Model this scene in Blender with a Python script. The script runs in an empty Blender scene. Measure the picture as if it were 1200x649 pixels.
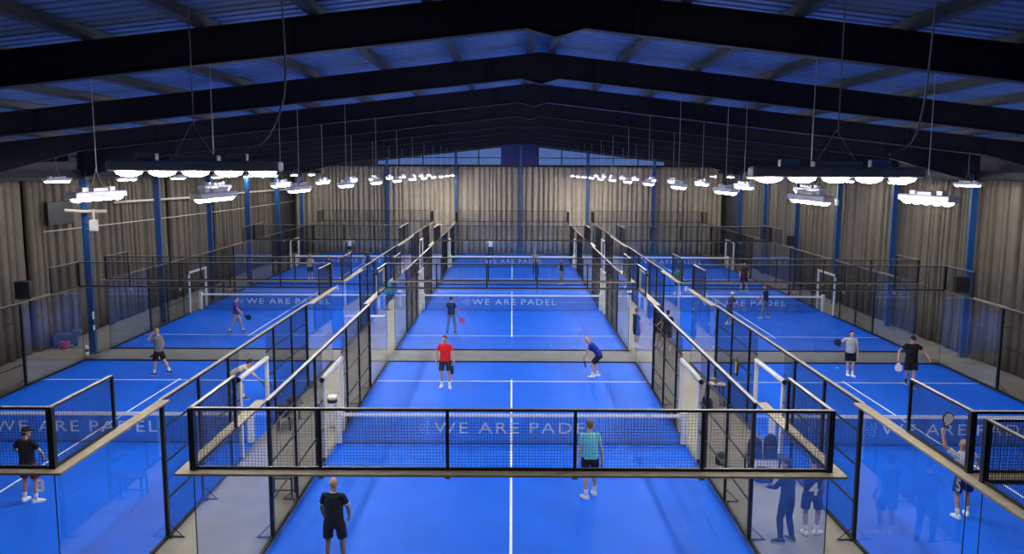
import bpy, math, random
from mathutils import Vector, Matrix, Quaternion
random.seed(7)
R = math.radians
PI = math.pi
scene = bpy.context.scene
COL = scene.collection

# ------------------------------------------------------------------ helpers
class MB:
    """collects closed shapes and links them as one mesh object"""
    def __init__(s):
        s.v, s.f = [], []
    def add(s, vs, fs):
        b = len(s.v)
        s.v.extend([tuple(p) for p in vs])
        s.f.extend([tuple(b + i for i in q) for q in fs])
        return s
    def box(s, x0, x1, y0, y1, z0, z1):
        vs = [(x0,y0,z0),(x1,y0,z0),(x1,y1,z0),(x0,y1,z0),(x0,y0,z1),(x1,y0,z1),(x1,y1,z1),(x0,y1,z1)]
        return s.add(vs, [(0,3,2,1),(4,5,6,7),(0,1,5,4),(1,2,6,5),(2,3,7,6),(3,0,4,7)])
    def bar(s, p, q, w, h, up=(0,0,1)):
        p, q = Vector(p), Vector(q)
        d = (q - p).normalized(); up = Vector(up)
        if abs(d.dot(up)) > .99: up = Vector((1,0,0))
        r = d.cross(up).normalized() * (w/2); u = r.cross(d).normalized() * (h/2)
        vs = [p-r-u, p+r-u, p+r+u, p-r+u, q-r-u, q+r-u, q+r+u, q-r+u]
        return s.add(vs, [(0,3,2,1),(4,5,6,7),(0,1,5,4),(1,2,6,5),(2,3,7,6),(3,0,4,7)])
    def wire(s, p, q, w):
        """thin square wire without end faces"""
        p, q = Vector(p), Vector(q)
        d = (q - p).normalized(); up = Vector((0,0,1)) if abs(d.z) < .9 else Vector((1,0,0))
        r = d.cross(up).normalized() * (w/2); u = r.cross(d).normalized() * (w/2)
        vs = [p-r-u, p+r-u, p+r+u, p-r+u, q-r-u, q+r-u, q+r+u, q-r+u]
        return s.add(vs, [(0,1,5,4),(1,2,6,5),(2,3,7,6),(3,0,4,7)])
    def loft(s, rings, caps=True):
        n = len(rings[0]); vs = [p for r in rings for p in r]; fs = []
        for i in range(len(rings)-1):
            for j in range(n):
                a, b = i*n + j, i*n + (j+1) % n
                fs.append((a, b, b+n, a+n))
        if caps:
            fs.append(tuple(range(n-1, -1, -1)))
            fs.append(tuple(range((len(rings)-1)*n, len(rings)*n)))
        return s.add(vs, fs)
    def tube(s, pts, rads, n=10, side=None, round_ends=False):
        """tube along points; rads: scalar or (side, other) half sizes per point"""
        pts = [Vector(p) for p in pts]
        if not isinstance(rads, (list, tuple)): rads = [rads]*len(pts)
        rads = [(r, r) if not isinstance(r, (tuple, list)) else r for r in rads]
        if round_ends:
            d0 = (pts[0]-pts[1]).normalized(); d1 = (pts[-1]-pts[-2]).normalized()
            ra, rb = rads[0], rads[-1]; m0, m1 = min(ra), min(rb)
            pts = [pts[0]+d0*m0*.9, pts[0]+d0*m0*.55] + pts + [pts[-1]+d1*m1*.55, pts[-1]+d1*m1*.9]
            rads = [(ra[0]*.45, ra[1]*.45), (ra[0]*.83, ra[1]*.83)] + list(rads) + [(rb[0]*.83, rb[1]*.83), (rb[0]*.45, rb[1]*.45)]
        rings = []; ref = Vector(side) if side else None
        for i, p in enumerate(pts):
            d = (pts[min(i+1, len(pts)-1)] - pts[max(i-1, 0)]).normalized()
            if ref is None:
                ref = Vector((1,0,0)) if abs(d.x) < .8 else Vector((0,1,0))
            a = (ref - d*ref.dot(d)).normalized(); b = d.cross(a).normalized(); ref = a
            rings.append([p + a*(math.cos(2*PI*k/n)*rads[i][0]) + b*(math.sin(2*PI*k/n)*rads[i][1]) for k in range(n)])
        return s.loft(rings)
    def ellipsoid(s, c, r, M=None, nu=14, nv=9):
        c = Vector(c); vs = []; fs = []
        M = M or Matrix.Identity(3)
        for i in range(1, nv):
            t = PI*i/nv
            for j in range(nu):
                a = 2*PI*j/nu
                vs.append(c + M @ Vector((r[0]*math.sin(t)*math.cos(a), r[1]*math.sin(t)*math.sin(a), r[2]*math.cos(t))))
        top, bot = len(vs), len(vs)+1
        vs += [c + M @ Vector((0,0,r[2])), c + M @ Vector((0,0,-r[2]))]
        for i in range(nv-2):
            for j in range(nu):
                a, b = i*nu+j, i*nu+(j+1) % nu
                fs.append((a, a+nu, b+nu, b))
        for j in range(nu):
            fs.append((top, j, (j+1) % nu)); k = (nv-2)*nu
            fs.append((bot, k+(j+1) % nu, k+j))
        return s.add(vs, fs)
    def lathe(s, prof, n=16, c=(0,0,0)):
        c = Vector(c)
        return s.loft([[c + Vector((r*math.cos(2*PI*k/n), r*math.sin(2*PI*k/n), z)) for k in range(n)] for r, z in prof])
    def rbox(s, c, size, b=.02, M=None):
        """rounded box: rings of a chamfered rectangle"""
        c = Vector(c); M = M or Matrix.Identity(3); hx, hy, hz = [q/2 for q in size]; b = min(b, hx*.9, hy*.9, hz*.9)
        def ring(z, k):
            x, y = hx-k, hy-k; q = b*.6
            return [c + M @ Vector(p) for p in ((x-q,-y,z),(x,-y+q,z),(x,y-q,z),(x-q,y,z),(-x+q,y,z),(-x,y-q,z),(-x,-y+q,z),(-x+q,-y,z))]
        return s.loft([ring(-hz, b), ring(-hz+b*.4, b*.3), ring(-hz+b, 0), ring(hz-b, 0), ring(hz-b*.4, b*.3), ring(hz, b)])
    def mesh(s, name, mat, smooth=False):
        me = bpy.data.meshes.new(name); me.from_pydata(s.v, [], s.f)
        if mat: me.materials.append(mat)
        if smooth:
            me.polygons.foreach_set('use_smooth', [True]*len(me.polygons))
        me.update()
        return me
    def build(s, name, mat, parent=None, smooth=False, loc=(0,0,0), rot=(0,0,0)):
        return put(name, s.mesh(name, mat, smooth), parent, loc, rot)

def put(name, me, parent=None, loc=(0,0,0), rot=(0,0,0)):
    o = bpy.data.objects.new(name, me); COL.objects.link(o)
    if parent: o.parent = parent
    o.location = loc; o.rotation_euler = rot
    return o
def tag(o, label=None, cat=None, group=None, kind=None):
    if label: o['label'] = label
    if cat: o['category'] = cat
    if group: o['group'] = group
    if kind: o['kind'] = kind
    return o
def empty(name, loc=(0,0,0), rz=0):
    o = bpy.data.objects.new(name, None); COL.objects.link(o)
    o.location = loc; o.rotation_euler = (0,0,rz); o.empty_display_size = .2
    return o

# ------------------------------------------------------------------ materials
def material(name, col, rough=.6, metal=0., spec=.5, var=0., vscale=8., bump=0., bscale=60., emit=None, estr=0., sheen=0.):
    m = bpy.data.materials.new(name); m.use_nodes = True
    nt = m.node_tree; b = nt.nodes['Principled BSDF']
    b.inputs['Base Color'].default_value = (*col, 1); b.inputs['Roughness'].default_value = rough
    b.inputs['Metallic'].default_value = metal; b.inputs['Specular IOR Level'].default_value = spec
    if sheen: b.inputs['Sheen Weight'].default_value = sheen
    if var or bump:
        tc = nt.nodes.new('ShaderNodeTexCoord')
    if var:
        n = nt.nodes.new('ShaderNodeTexNoise'); n.inputs['Scale'].default_value = vscale; n.inputs['Detail'].default_value = 4
        nt.links.new(tc.outputs['Object'], n.inputs['Vector'])
        r = nt.nodes.new('ShaderNodeValToRGB')
        r.color_ramp.elements[0].position = .3; r.color_ramp.elements[1].position = .7
        r.color_ramp.elements[0].color = (*[c*(1-var) for c in col], 1); r.color_ramp.elements[1].color = (*[min(1, c*(1+var)) for c in col], 1)
        nt.links.new(n.outputs['Fac'], r.inputs['Fac']); nt.links.new(r.outputs['Color'], b.inputs['Base Color'])
    if bump:
        n2 = nt.nodes.new('ShaderNodeTexNoise'); n2.inputs['Scale'].default_value = bscale
        nt.links.new(tc.outputs['Object'], n2.inputs['Vector'])
        bm = nt.nodes.new('ShaderNodeBump'); bm.inputs['Strength'].default_value = bump; bm.inputs['Distance'].default_value = .01
        nt.links.new(n2.outputs['Fac'], bm.inputs['Height']); nt.links.new(bm.outputs['Normal'], b.inputs['Normal'])
    if emit:
        b.inputs['Emission Color'].default_value = (*emit, 1); b.inputs['Emission Strength'].default_value = estr
    return m

def glass_material():
    m = bpy.data.materials.new('clear_glass'); m.use_nodes = True; nt = m.node_tree; nt.nodes.clear()
    out = nt.nodes.new('ShaderNodeOutputMaterial'); mix = nt.nodes.new('ShaderNodeMixShader')
    tr = nt.nodes.new('ShaderNodeBsdfTransparent'); gl = nt.nodes.new('ShaderNodeBsdfGlossy')
    fr = nt.nodes.new('ShaderNodeFresnel'); geo = nt.nodes.new('ShaderNodeNewGeometry'); inv = nt.nodes.new('ShaderNodeMath'); mul = nt.nodes.new('ShaderNodeMath')
    fr.inputs['IOR'].default_value = 1.55
    tr.inputs['Color'].default_value = (.955, .975, .98, 1); gl.inputs['Color'].default_value = (1, 1, 1, 1); gl.inputs['Roughness'].default_value = .0
    inv.operation = 'SUBTRACT'; inv.inputs[0].default_value = 1; nt.links.new(geo.outputs['Backfacing'], inv.inputs[1])
    mul.operation = 'MULTIPLY'; nt.links.new(fr.outputs[0], mul.inputs[0]); nt.links.new(inv.outputs[0], mul.inputs[1])
    nt.links.new(mul.outputs[0], mix.inputs[0]); nt.links.new(tr.outputs[0], mix.inputs[1]); nt.links.new(gl.outputs[0], mix.inputs[2])
    nt.links.new(mix.outputs[0], out.inputs[0])
    return m
def print_material(name, col, alpha):
    """thin translucent vinyl: scatters light to both sides"""
    m = bpy.data.materials.new(name); m.use_nodes = True; nt = m.node_tree; nt.nodes.clear()
    out = nt.nodes.new('ShaderNodeOutputMaterial'); d = nt.nodes.new('ShaderNodeBsdfDiffuse'); t = nt.nodes.new('ShaderNodeBsdfTranslucent')
    tr = nt.nodes.new('ShaderNodeBsdfTransparent'); m1 = nt.nodes.new('ShaderNodeMixShader'); m2 = nt.nodes.new('ShaderNodeMixShader')
    for n in (d, t): n.inputs['Color'].default_value = (*col, 1)
    m1.inputs[0].default_value = .5; m2.inputs[0].default_value = alpha
    nt.links.new(d.outputs[0], m1.inputs[1]); nt.links.new(t.outputs[0], m1.inputs[2])
    nt.links.new(tr.outputs[0], m2.inputs[1]); nt.links.new(m1.outputs[0], m2.inputs[2]); nt.links.new(m2.outputs[0], out.inputs[0])
    return m

M = {}
M['turf'] = material('blue_turf', (.0015, .118, .74), .5, spec=.09, var=.09, vscale=.7, bump=.25, bscale=180)
M['line'] = material('white_line', (.85, .86, .86), .6, var=.04, vscale=3)
M['floor'] = material('grey_floor', (.215, .20, .17), .7, var=.14, vscale=1.2, bump=.15, bscale=40)
M['black'] = material('black_steel', (.008, .009, .012), .45, spec=.4)
M['wire'] = material('black_wire', (.007, .008, .01), .5, spec=.35)
M['beam'] = material('dusty_pale_beam', (.205, .172, .118), .65, var=.16, vscale=6, bump=.2, bscale=30)
M['cap'] = material('painted_lit_rail_top', (.23, .21, .178), .5, var=.1, vscale=5)  # pale strip paints the overhead light onto the tops of the black rails
M['glass'] = glass_material()
M['pad'] = material('white_padding', (.80, .79, .76), .55, var=.05, vscale=5)
M['net'] = material('net_twine', (.006, .010, .022), .7)
M['band'] = material('white_net_band', (.85, .85, .86), .6, var=.03, vscale=12)
M['print'] = print_material('net_print', (.88, .89, .93), .66)
M['number'] = print_material('number_print', (.85, .85, .85), .92)
M['curtain_lit'] = material('lit_grey_brown_drape', (.40, .345, .27), .85, spec=.15, var=.10, vscale=2.2, bump=.2, bscale=25)  # lighter copy of the drape colour, paints in lamp light on the far wall
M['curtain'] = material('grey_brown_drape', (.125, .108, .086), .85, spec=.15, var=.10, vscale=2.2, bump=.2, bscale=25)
M['clad'] = material('dark_cladding', (.035, .037, .042), .7, var=.1, vscale=1)
M['sheet'] = material('roof_sheet', (.15, .265, .46), .6, var=.08, vscale=.9)
M['rafter'] = material('dark_navy_steel', (.012, .014, .024), .6, spec=.25)
M['purlin'] = material('galvanised_purlin', (.045, .055, .065), .6)
M['column'] = material('blue_steel', (.010, .075, .24), .45, var=.06, vscale=2)
M['house'] = material('grey_lamp_housing', (.72, .72, .78), .5)
M['cable'] = material('pale_cable', (.40, .40, .44), .5)
M['lens'] = material('led_lens', (.9, .9, .9), .4, emit=(1.0, .965, .92), estr=255)
M['lens_dim'] = material('led_lens_dimmer', (.9, .9, .9), .4, emit=(1.0, .955, .90), estr=118)
M['dusk'] = material('dusk_translucent_panel', (.05, .09, .22), .5, emit=(.10, .19, .50), estr=.42)
M['plastic_black'] = material('black_plastic', (.012, .012, .014), .5)
M['plastic_white'] = material('white_plastic', (.75, .74, .70), .5)
M['grey_metal'] = material('grey_metal', (.3, .3, .3), .4, metal=.6)
M['pipe'] = material('pale_pipe', (.62, .55, .44), .5, var=.1, vscale=2)
M['ball'] = material('yellow_green_felt', (.62, .78, .16), .9, bump=.4, bscale=200)
M['wood'] = material('light_wood', (.42, .30, .18), .6, var=.2, vscale=10)
M['eye'] = material('dark_eye', (.02, .015, .012), .2)

def cloth(col):
    k = 'cloth_%d_%d_%d' % tuple(int(c*999) for c in col)
    if k not in M: M[k] = material(k, col, .85, spec=.2, var=.08, vscale=14, bump=.25, bscale=45)
    return M[k]
def skin(col=(.55, .30, .20)):
    k = 'skin_%d_%d_%d' % tuple(int(c*999) for c in col)
    if k not in M: M[k] = material(k, col, .55, spec=.4, var=.05, vscale=9)
    return M[k]

# ------------------------------------------------------------------ layout, metres
ROWY = [0.0, 22.22, 42.47]            # near edge of each row of courts
COLX = [-12.2, 0.0, 12.2]
ROWN = ['front row', 'second row', 'back row']
COLN = ['left', 'middle', 'right']
RIDGE_X, SLOPE, RIDGE_Z = .65, .113, 10.62
def roof_z(x): return RIDGE_Z - SLOPE*abs(x - RIDGE_X)
FRAMES = [.5 + 6.95*k for k in range(-3, 9)]
YB, YF = 63.55, -20.5
XL, XR = -20.35, 19.55

# ------------------------------------------------------------------ the hall
tag(MB().box(XL-.2, XR+.2, YF-.2, YB+.7, -.2, 0).build('floor', M['floor']), 'grey hard floor running between and around the blue courts', 'floor', kind='structure')
def wall(name, pts, label):
    mb = MB(); n = len(pts)//2
    mb.loft([pts[:n], pts[n:]])
    tag(mb.build(name, M['clad']), label, 'wall', kind='structure')
wall('wall_left', [(XL,YF,0),(XL,YB+.6,0),(XL,YB+.6,roof_z(XL)),(XL,YF,roof_z(XL)), (XL-.2,YF,0),(XL-.2,YB+.6,0),(XL-.2,YB+.6,roof_z(XL)),(XL-.2,YF,roof_z(XL))], 'dark clad side wall behind the drapes on the left')
wall('wall_right', [(XR,YF,0),(XR,YB+.6,0),(XR,YB+.6,roof_z(XR)),(XR,YF,roof_z(XR)), (XR+.2,YF,0),(XR+.2,YB+.6,0),(XR+.2,YB+.6,roof_z(XR)),(XR+.2,YF,roof_z(XR))], 'dark clad side wall behind the drapes on the right')
def gable(y0, y1): 
    return [(x, y, z) for y in (y0, y1) for x, z in ((XL,0),(XR,0),(XR,roof_z(XR)),(RIDGE_X,RIDGE_Z),(XL,roof_z(XL)))]
wall('wall_back', gable(YB+.4, YB+.6), 'dark clad gable wall closing the far end of the hall')
wall('wall_front', gable(YF, YF-.2), 'dark clad gable wall behind the viewer')

ceil = tag(empty('ceiling', (RIDGE_X, 20, RIDGE_Z)), 'low pitched corrugated roof on dark purlins', 'ceiling', kind='structure')
def roof_sheet(sx):
    mb = MB(); xe = (XL-.2) if sx < 0 else (XR+.2)
    ys = []; y = YF-.2
    while y < YB+.7:
        ys += [(y, 0), (y+.10, 0), (y+.13, .035), (y+.20, .035), (y+.23, 0)]; y += .333
    vs = []; fs = []
    for y, d in ys:
        vs += [(RIDGE_X, y, RIDGE_Z+d), (xe, y, roof_z(xe)+d), (xe, y, roof_z(xe)+d+.01), (RIDGE_X, y, RIDGE_Z+d+.01)]
    for i in range(len(ys)-1):
        a = i*4; b = a+4
        for j in range(4):
            k = (j+1) % 4; fs.append((a+j, a+k, b+k, b+j))
    mb.add(vs, fs)
    o = mb.build('roof_sheet', M['sheet'], ceil); o.matrix_parent_inverse = Matrix.Translation(-Vector(ceil.location))
roof_sheet(-1); roof_sheet(1)
PUR = [-.25, .25] + [s*(1.95 + 1.72*k) for s in (-1, 1) for k in range(12)]
for p in PUR:
    x = RIDGE_X + p
    if x < XL or x > XR: continue
    z = roof_z(x)
    mb = MB().box(x-.03, x+.03, YF, YB+.4, z-.19, z-.01).box(x-.09, x+.09, YF, YB+.4, z-.20, z-.18)
    o = mb.build('purlin', M['purlin'], ceil); o.matrix_parent_inverse = Matrix.Translation(-Vector(ceil.location))
for f in FRAMES[1:-1]:
    for s in (-1, 1):
        xa, xb = RIDGE_X + s*1.95, (XL if s < 0 else XR)
        o = MB().bar((xa, f+3.45, roof_z(xa)-.12), (xb, f+3.45, roof_z(xb)-.12), .12, .10).build('sag_bar', M['purlin'], ceil)
        o.matrix_parent_inverse = Matrix.Translation(-Vector(ceil.location))

def rafter(s, xe):
    """tapered I beam from ridge to eave, local y = 0"""
    prof = []                          # (x, top z, bottom z)
    for t in (0, .45, 1.2, 4, 8, 12, 14.6, 18.3):
        x = RIDGE_X + s*min(t, abs(xe - RIDGE_X)); top = roof_z(x) - .2
        dep = .55 + (.18*(1 - t/.45) if t < .45 else 0) + (max(0, t-14.6)/3.7*.55)
        prof.append((x, top, top-dep))
    mb = MB()
    def slab(y0, y1, fa, fb):
        rings = [[(x, y0, fb(t, b)), (x, y1, fb(t, b)), (x, y1, fa(t, b)), (x, y0, fa(t, b))] for x, t, b in prof]
        mb.loft(rings)
    slab(-.012, .012, lambda t, b: t-.02, lambda t, b: b+.02)
    slab(-.11, .11, lambda t, b: t, lambda t, b: t-.022)
    slab(-.11, .11, lambda t, b: b+.022, lambda t, b: b)
    for k in range(2, 8): # web stiffeners
        x, t, b = prof[k]; mb.box(x-.01, x+.01, -.1, .1, b+.02, t-.02)
    return mb
def column_mb(x, d, ztop):
    return MB().box(x-d/2, x+d/2, -.012, .012, .03, ztop).box(x-d/2, x-d/2+.025, -.08, .08, .03, ztop).box(x+d/2-.025, x+d/2, -.08, .08, .03, ztop).box(x-d/2-.08, x+d/2+.08, -.18, .18, 0, .03)
CXL, CXR = -17.50, 18.86
raf_l, raf_r = rafter(-1, -18.0).mesh('rafter', M['rafter']), rafter(1, 19.1).mesh('rafter', M['rafter'])
tail_me = MB().loft([[(-18.0,-.08,7.95),(-18.0,.08,7.95),(-18.0,.08,roof_z(-18)-.2),(-18.0,-.08,roof_z(-18)-.2)], [(XL,-.08,7.85),(XL,.08,7.85),(XL,.08,roof_z(XL)-.2),(XL,-.08,roof_z(XL)-.2)]]).mesh('rafter_tail', M['rafter'])
col_l = column_mb(CXL, .27, 7.60).mesh('column', M['column']); col_r = column_mb(CXR, .27, 7.6).mesh('column', M['column'])
for i, f in enumerate(FRAMES):
    fr = tag(empty('portal_frame', (0, f, 0)), 'dark steel portal frame with blue legs, %s from the far gable' % ['standing against the far gable','second','third','fourth','fifth','sixth','seventh','eighth','ninth','tenth','eleventh','twelfth'][len(FRAMES)-1-i] if i < len(FRAMES)-1 else 'dark steel portal frame with blue legs, standing against the far gable', 'roof frame', 'portal frames down the hall', 'structure')
    put('rafter', raf_l, fr); put('rafter', raf_r, fr); put('rafter_tail', tail_me, fr); put('column', col_l, fr); put('column', col_r, fr)
for s, x, z in ((-1, CXL, 7.34), (1, CXR, 7.46)):
    tag(MB().box(x-.1, x+.1, YF, YB+.3, z-.02, z+.0).box(x-.012, x+.012, YF, YB+.3, z-.02, z+.2).box(x-.1, x+.1, YF, YB+.3, z+.2, z+.22).build('trim_1' if s < 0 else 'trim_2', M['rafter']), 'dark eaves beam along the %s row of blue columns' % ('left' if s < 0 else 'right'), 'beam', kind='structure')
for x in (-11.4, -5.13, .74, 6.85, 12.9):
    zt = roof_z(x)-.25
    tag(MB().box(-.1, .1, -.012+.0, .012, .03, zt).box(-.1, .1, -.17, -.145, .03, zt).box(-.1, .1, .145, .17, .03, zt).box(-.012, .012, -.15, .15, .03, zt).box(-.16, .16, -.22, .22, 0, .03).build('column', M['column'], loc=(x, 63.05, 0)),
        'blue gable column against the far drapes, %s' % {-11.4:'behind the back left court', -5.13:'left of the middle far column', .74:'at the middle of the far wall', 6.85:'right of the middle far column', 12.9:'behind the back right court'}[x], 'column', 'blue gable columns', 'structure')
# gable windows: translucent panels in frames
def gable_window(n, x0, x1, mids):
    zb = 8.12; y = YB+.37
    w = tag(empty('window_%d' % n, ((x0+x1)/2, y, zb)), 'dim blue translucent strip window under the far gable, %s' % ('left of the dark centre panel' if n == 1 else 'right of the dark centre panel'), 'window', kind='structure')
    inv = Matrix.Translation(-Vector(w.location)); xs = [x0] + mids + [x1]
    fr = MB()
    for a, b in zip(xs[:-1], xs[1:]):
        za, zb2 = roof_z(a)-.72, roof_z(b)-.72
        if za > zb+.15 or zb2 > zb+.15:
            za, zb2 = max(za, zb+.02), max(zb2, zb+.02)
            o = MB().loft([[(a,y,zb),(b,y,zb),(b,y,zb2),(a,y,za)], [(a,y+.02,zb),(b,y+.02,zb),(b,y+.02,zb2),(a,y+.02,za)]]).build('window_pane', M['dusk'], w); o.matrix_parent_inverse = inv
        fr.box(a-.05, a+.05, y-.05, y, zb-.05, max(za, zb)+.05)
    fr.box(x0, x1, y-.05, y, zb-.06, zb); fr.box(x0, x1, y-.04, y, 8.72, 8.79)
    o = fr.build('window_frame', M['rafter'], w); o.matrix_parent_inverse = inv
gable_window(1, -12.4, -1.05, [-10.4, -8.2, -5.13, -3.1])
gable_window(2, 2.35, 13.9, [4.5, 6.85, 9.2, 11.5])
tag(MB().box(-1.0, 2.3, YB+.2, YB+.38, 8.0, roof_z(2.3)-.3).build('trim_3', material('navy_panel', (.012, .03, .16), .6)), 'dark blue panel at the centre of the far gable', 'panel', kind='structure')

# drapes
def drape(name, p0, p1, ztop, seed, label, wl=.42, amp=.085, mat='curtain'):
    rnd = random.Random(seed); p0, p1 = Vector((*p0, 0)), Vector((*p1, 0)); L = (p1-p0).length; d = (p1-p0)/L; nrm = Vector((-d.y, d.x, 0))
    knots = [0.0]
    while knots[-1] < L: knots.append(knots[-1] + wl*rnd.uniform(.55, 1.5))
    prof = []
    for a, b in zip(knots[:-1], knots[1:]):
        A = amp*rnd.uniform(.55, 1.15); g = rnd.uniform(.22, .40); e = rnd.uniform(.04, .10)
        for t, o in ((0, 0), (g*.6, 0), (g, A*.55), (g+.05, A*.88), (g+.14, A), ((1+g)/2, A*(1-e)), (.90, A), (.97, A*.8)):
            prof.append((a + (b-a)*t, o))
    prof = [(s, o) for s, o in prof if s <= L]
    mb = MB(); rows = [(.03, 1.15), (1.5, 1.05), (ztop*.6, 1.0), (ztop-.35, .9), (ztop, .75)]; vs = []; fs = []; n = len(prof)
    for z, k in rows:
        for s, o in prof:
            q = p0 + d*s + nrm*(o*k + .015*math.sin(s*1.3+z))
            vs.append((q.x, q.y, z))
    for i in range(len(rows)-1):
        for j in range(n-1):
            a = i*n+j; fs.append((a, a+1, a+1+n, a+n))
    mb.add(vs, fs)
    o = mb.build(name, M[mat], smooth=True)
    sol = o.modifiers.new('thickness', 'SOLIDIFY'); sol.thickness = .006
    return tag(o, label, 'curtain', 'tall grey brown drapes around the hall')
ORD = ['nearest the viewer', 'second from the viewer', 'third from the viewer', 'fourth from the viewer', 'fifth from the viewer', 'sixth from the viewer', 'seventh from the viewer', 'eighth from the viewer', 'ninth from the viewer', 'tenth from the viewer']
for i, f in enumerate(FRAMES[2:-1]):
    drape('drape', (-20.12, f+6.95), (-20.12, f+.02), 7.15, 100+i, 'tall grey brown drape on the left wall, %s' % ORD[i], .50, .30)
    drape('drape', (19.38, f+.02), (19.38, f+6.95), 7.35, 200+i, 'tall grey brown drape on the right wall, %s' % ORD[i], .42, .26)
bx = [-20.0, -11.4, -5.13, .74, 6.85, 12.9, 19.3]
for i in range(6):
    drape('drape', (bx[i+1]-.02, YB+.02), (bx[i]+.02, YB+.02), 7.95, 300+i, 'tall grey brown drape on the far wall, %s' % ['in the left corner', 'behind the back left court', 'left of the middle column', 'right of the middle column', 'behind the back right court', 'in the right corner'][i], .46, .34, 'curtain_lit')

# ------------------------------------------------------------------ lamps
def single_lens():
    return MB().ellipsoid((0,0,-.072), (.150,.085,.060), nu=10, nv=6)
lens_me = single_lens().mesh('lamp_lens', M['lens']); lens_dim = single_lens().mesh('lamp_lens', M['lens_dim'])
house_me = MB().rbox((0,0,-.02), (1.80,.20,.11), .02).mesh('lamp_housing', M['house'])
driver_me = MB().rbox((0,0,.065), (.5,.13,.06), .01).rbox((-.5,0,.075), (.2,.10,.08), .01).rbox((.45,0,.075), (.2,.10,.08), .01).mesh('driver_box', M['house'])
def spline(p, k=6):
    p = [Vector(q) for q in p]; p = [p[0]*2-p[1]] + p + [p[-1]*2-p[-2]]; out = []
    for i in range(1, len(p)-2):
        for j in range(k):
            t = j/k; a, b, c, d = p[i-1:i+3]
            out.append(.5*((2*b) + (c-a)*t + (2*a-5*b+4*c-d)*t*t + (3*b-a-3*c+d)*t**3))
    return out + [p[-2]]
def lamp(x, y, z, rz, label, cord=None, dim=False):
    t = tag(empty('pendant_light_bar', (x, y, z), rz), label, 'ceiling light', 'hanging led light bars')
    put('lamp_housing', house_me, t); put('driver_box', driver_me, t)
    for k in range(5): put('lamp_lens', lens_dim if dim else lens_me, t, ((k-2)*.352, 0, 0))
    zt = roof_z(x) - .15 - z
    MB().tube([(-.22, 0, .07), (-.02, 0, .42), (.22, 0, .07)], .005, 6).tube([(0, 0, .40), (0, 0, zt)], .007, 6).build('suspension_cable', M['cable'], t)
    if cord:
        MB().tube(spline(cord), .011, 6).build('power_cord', M['cable'], t)
    return t
LN = {-17.4:'along the left side fence', -7.25:'above the left edge of the left aisle', -5.2:'above the left edge of the middle court', 5.2:'above the right edge of the middle court', 7.25:'above the right edge of the right aisle', 17.4:'along the right side fence'}
NTH = ['nearest of its line', 'second of its line', 'third of its line', 'fourth of its line', 'fifth of its line', 'sixth of its line', 'seventh of its line', 'eighth of its line', 'ninth of its line', 'tenth of its line', 'farthest of its line']
for x in (-17.4, -7.25, -5.2, 5.2, 7.25, 17.4):
    for k in range(11):
        lamp(x, 2 + 5.75*k, 7.25, PI/2, 'grey led bar hanging %s, %s' % (LN[x], NTH[k]), dim=abs(x) > 17)
lamp(-3.33, -3.75, 7.735, 0, 'large crosswise led bar with five bright lenses at upper left', [(.55,0,.17), (.75,.05,.28), (.93,.1,.75), (.94,.1,1.5), (.9,.1,2.25)], True)
lamp(3.40, -3.75, 7.70, 0, 'large crosswise led bar with five bright lenses at upper right', [(.55,0,.17), (.80,.05,.30), (.93,.1,.75), (.97,.1,1.5), (1.0,.1,2.25)], True)
# ------------------------------------------------------------------ courts
def text_mesh(txt, size, mat, depth=.004, spacing=1.0, offset=0., name='lettering'):
    cu = bpy.data.curves.new('text_curve', 'FONT'); cu.body = txt; cu.size = size; cu.extrude = depth/2; cu.space_character = spacing; cu.offset = offset
    cu.align_x = 'CENTER'; cu.align_y = 'BOTTOM_BASELINE'; cu.resolution_u = 4
    o = bpy.data.objects.new('text_tmp', cu); COL.objects.link(o)
    dg = bpy.context.evaluated_depsgraph_get(); dg.update()
    me = bpy.data.meshes.new_from_object(o.evaluated_get(dg)); me.name = name
    bpy.data.objects.remove(o); bpy.data.curves.remove(cu)
    me.materials.clear(); me.materials.append(mat)
    for p in me.polygons: p.material_index = 0
    return me

turf_me = MB().box(-4.93, 4.93, -9.94, 9.94, 0, .012).mesh('turf', M['turf'])
serv_me = MB().box(-4.92, 4.92, -.027, .027, .012, .016).mesh('service_line', M['line'])
cent_me = MB().box(-.028, .028, -7.15, 7.15, .012, .017).mesh('center_line', M['line'])
def wire_panel(w, z0, z1, pitch=.05, t=.004):
    mb = MB(); n = round(w/pitch)
    for i in range(n+1): x = -w/2 + w*i/n; mb.wire((x,0,z0), (x,0,z1), t)
    m = round((z1-z0)/pitch)
    for i in range(m+1): z = z0 + (z1-z0)*i/m; mb.wire((-w/2,.003,z), (w/2,.003,z), t)
    return mb
# end wall meshes: local, outside is -y
pane_me = MB().box(-.994, .994, -.006, .006, .05, 2.96).mesh('glass_pane', M['glass'])
endbeam_me = MB().loft([[(-5.0,0,z0),(5.0,0,z0),(5.22,-.22,z0),(-5.22,-.22,z0)] for z0 in (2.965, 3.0)]).mesh('top_beam', M['beam'])
kerb_me = MB().box(-5.05, 5.05, -.035, .035, 0, .05).mesh('base_rail', M['black'])
topw_me = wire_panel(1.95, 3.03, 3.97).mesh('wire_mesh', M['wire'])
epost_me = MB().box(-.025, .025, -.025, .025, 3.0, 3.99).mesh('post', M['black'])
ecorner_me = MB().box(-.045, .045, -.045, .045, 2.96, 3.99).mesh('corner_post', M['black'])
erail_me = MB().box(-5, 5, -.022, .022, 3.0, 3.045).mesh('lower_rail', M['black'])
etop_me = MB().box(-5.04, 5.04, -.025, .025, 3.955, 3.99).mesh('upper_rail', M['black'])
elit_top_me = MB().box(-5.04, 5.04, -.03, .03, 3.99, 4.0).mesh('lit_rail_top', M['cap'])
clamp_me = MB().rbox((0,0,2.9), (.09,.05,.09), .01).mesh('glass_clamp', M['grey_metal'])
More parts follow.
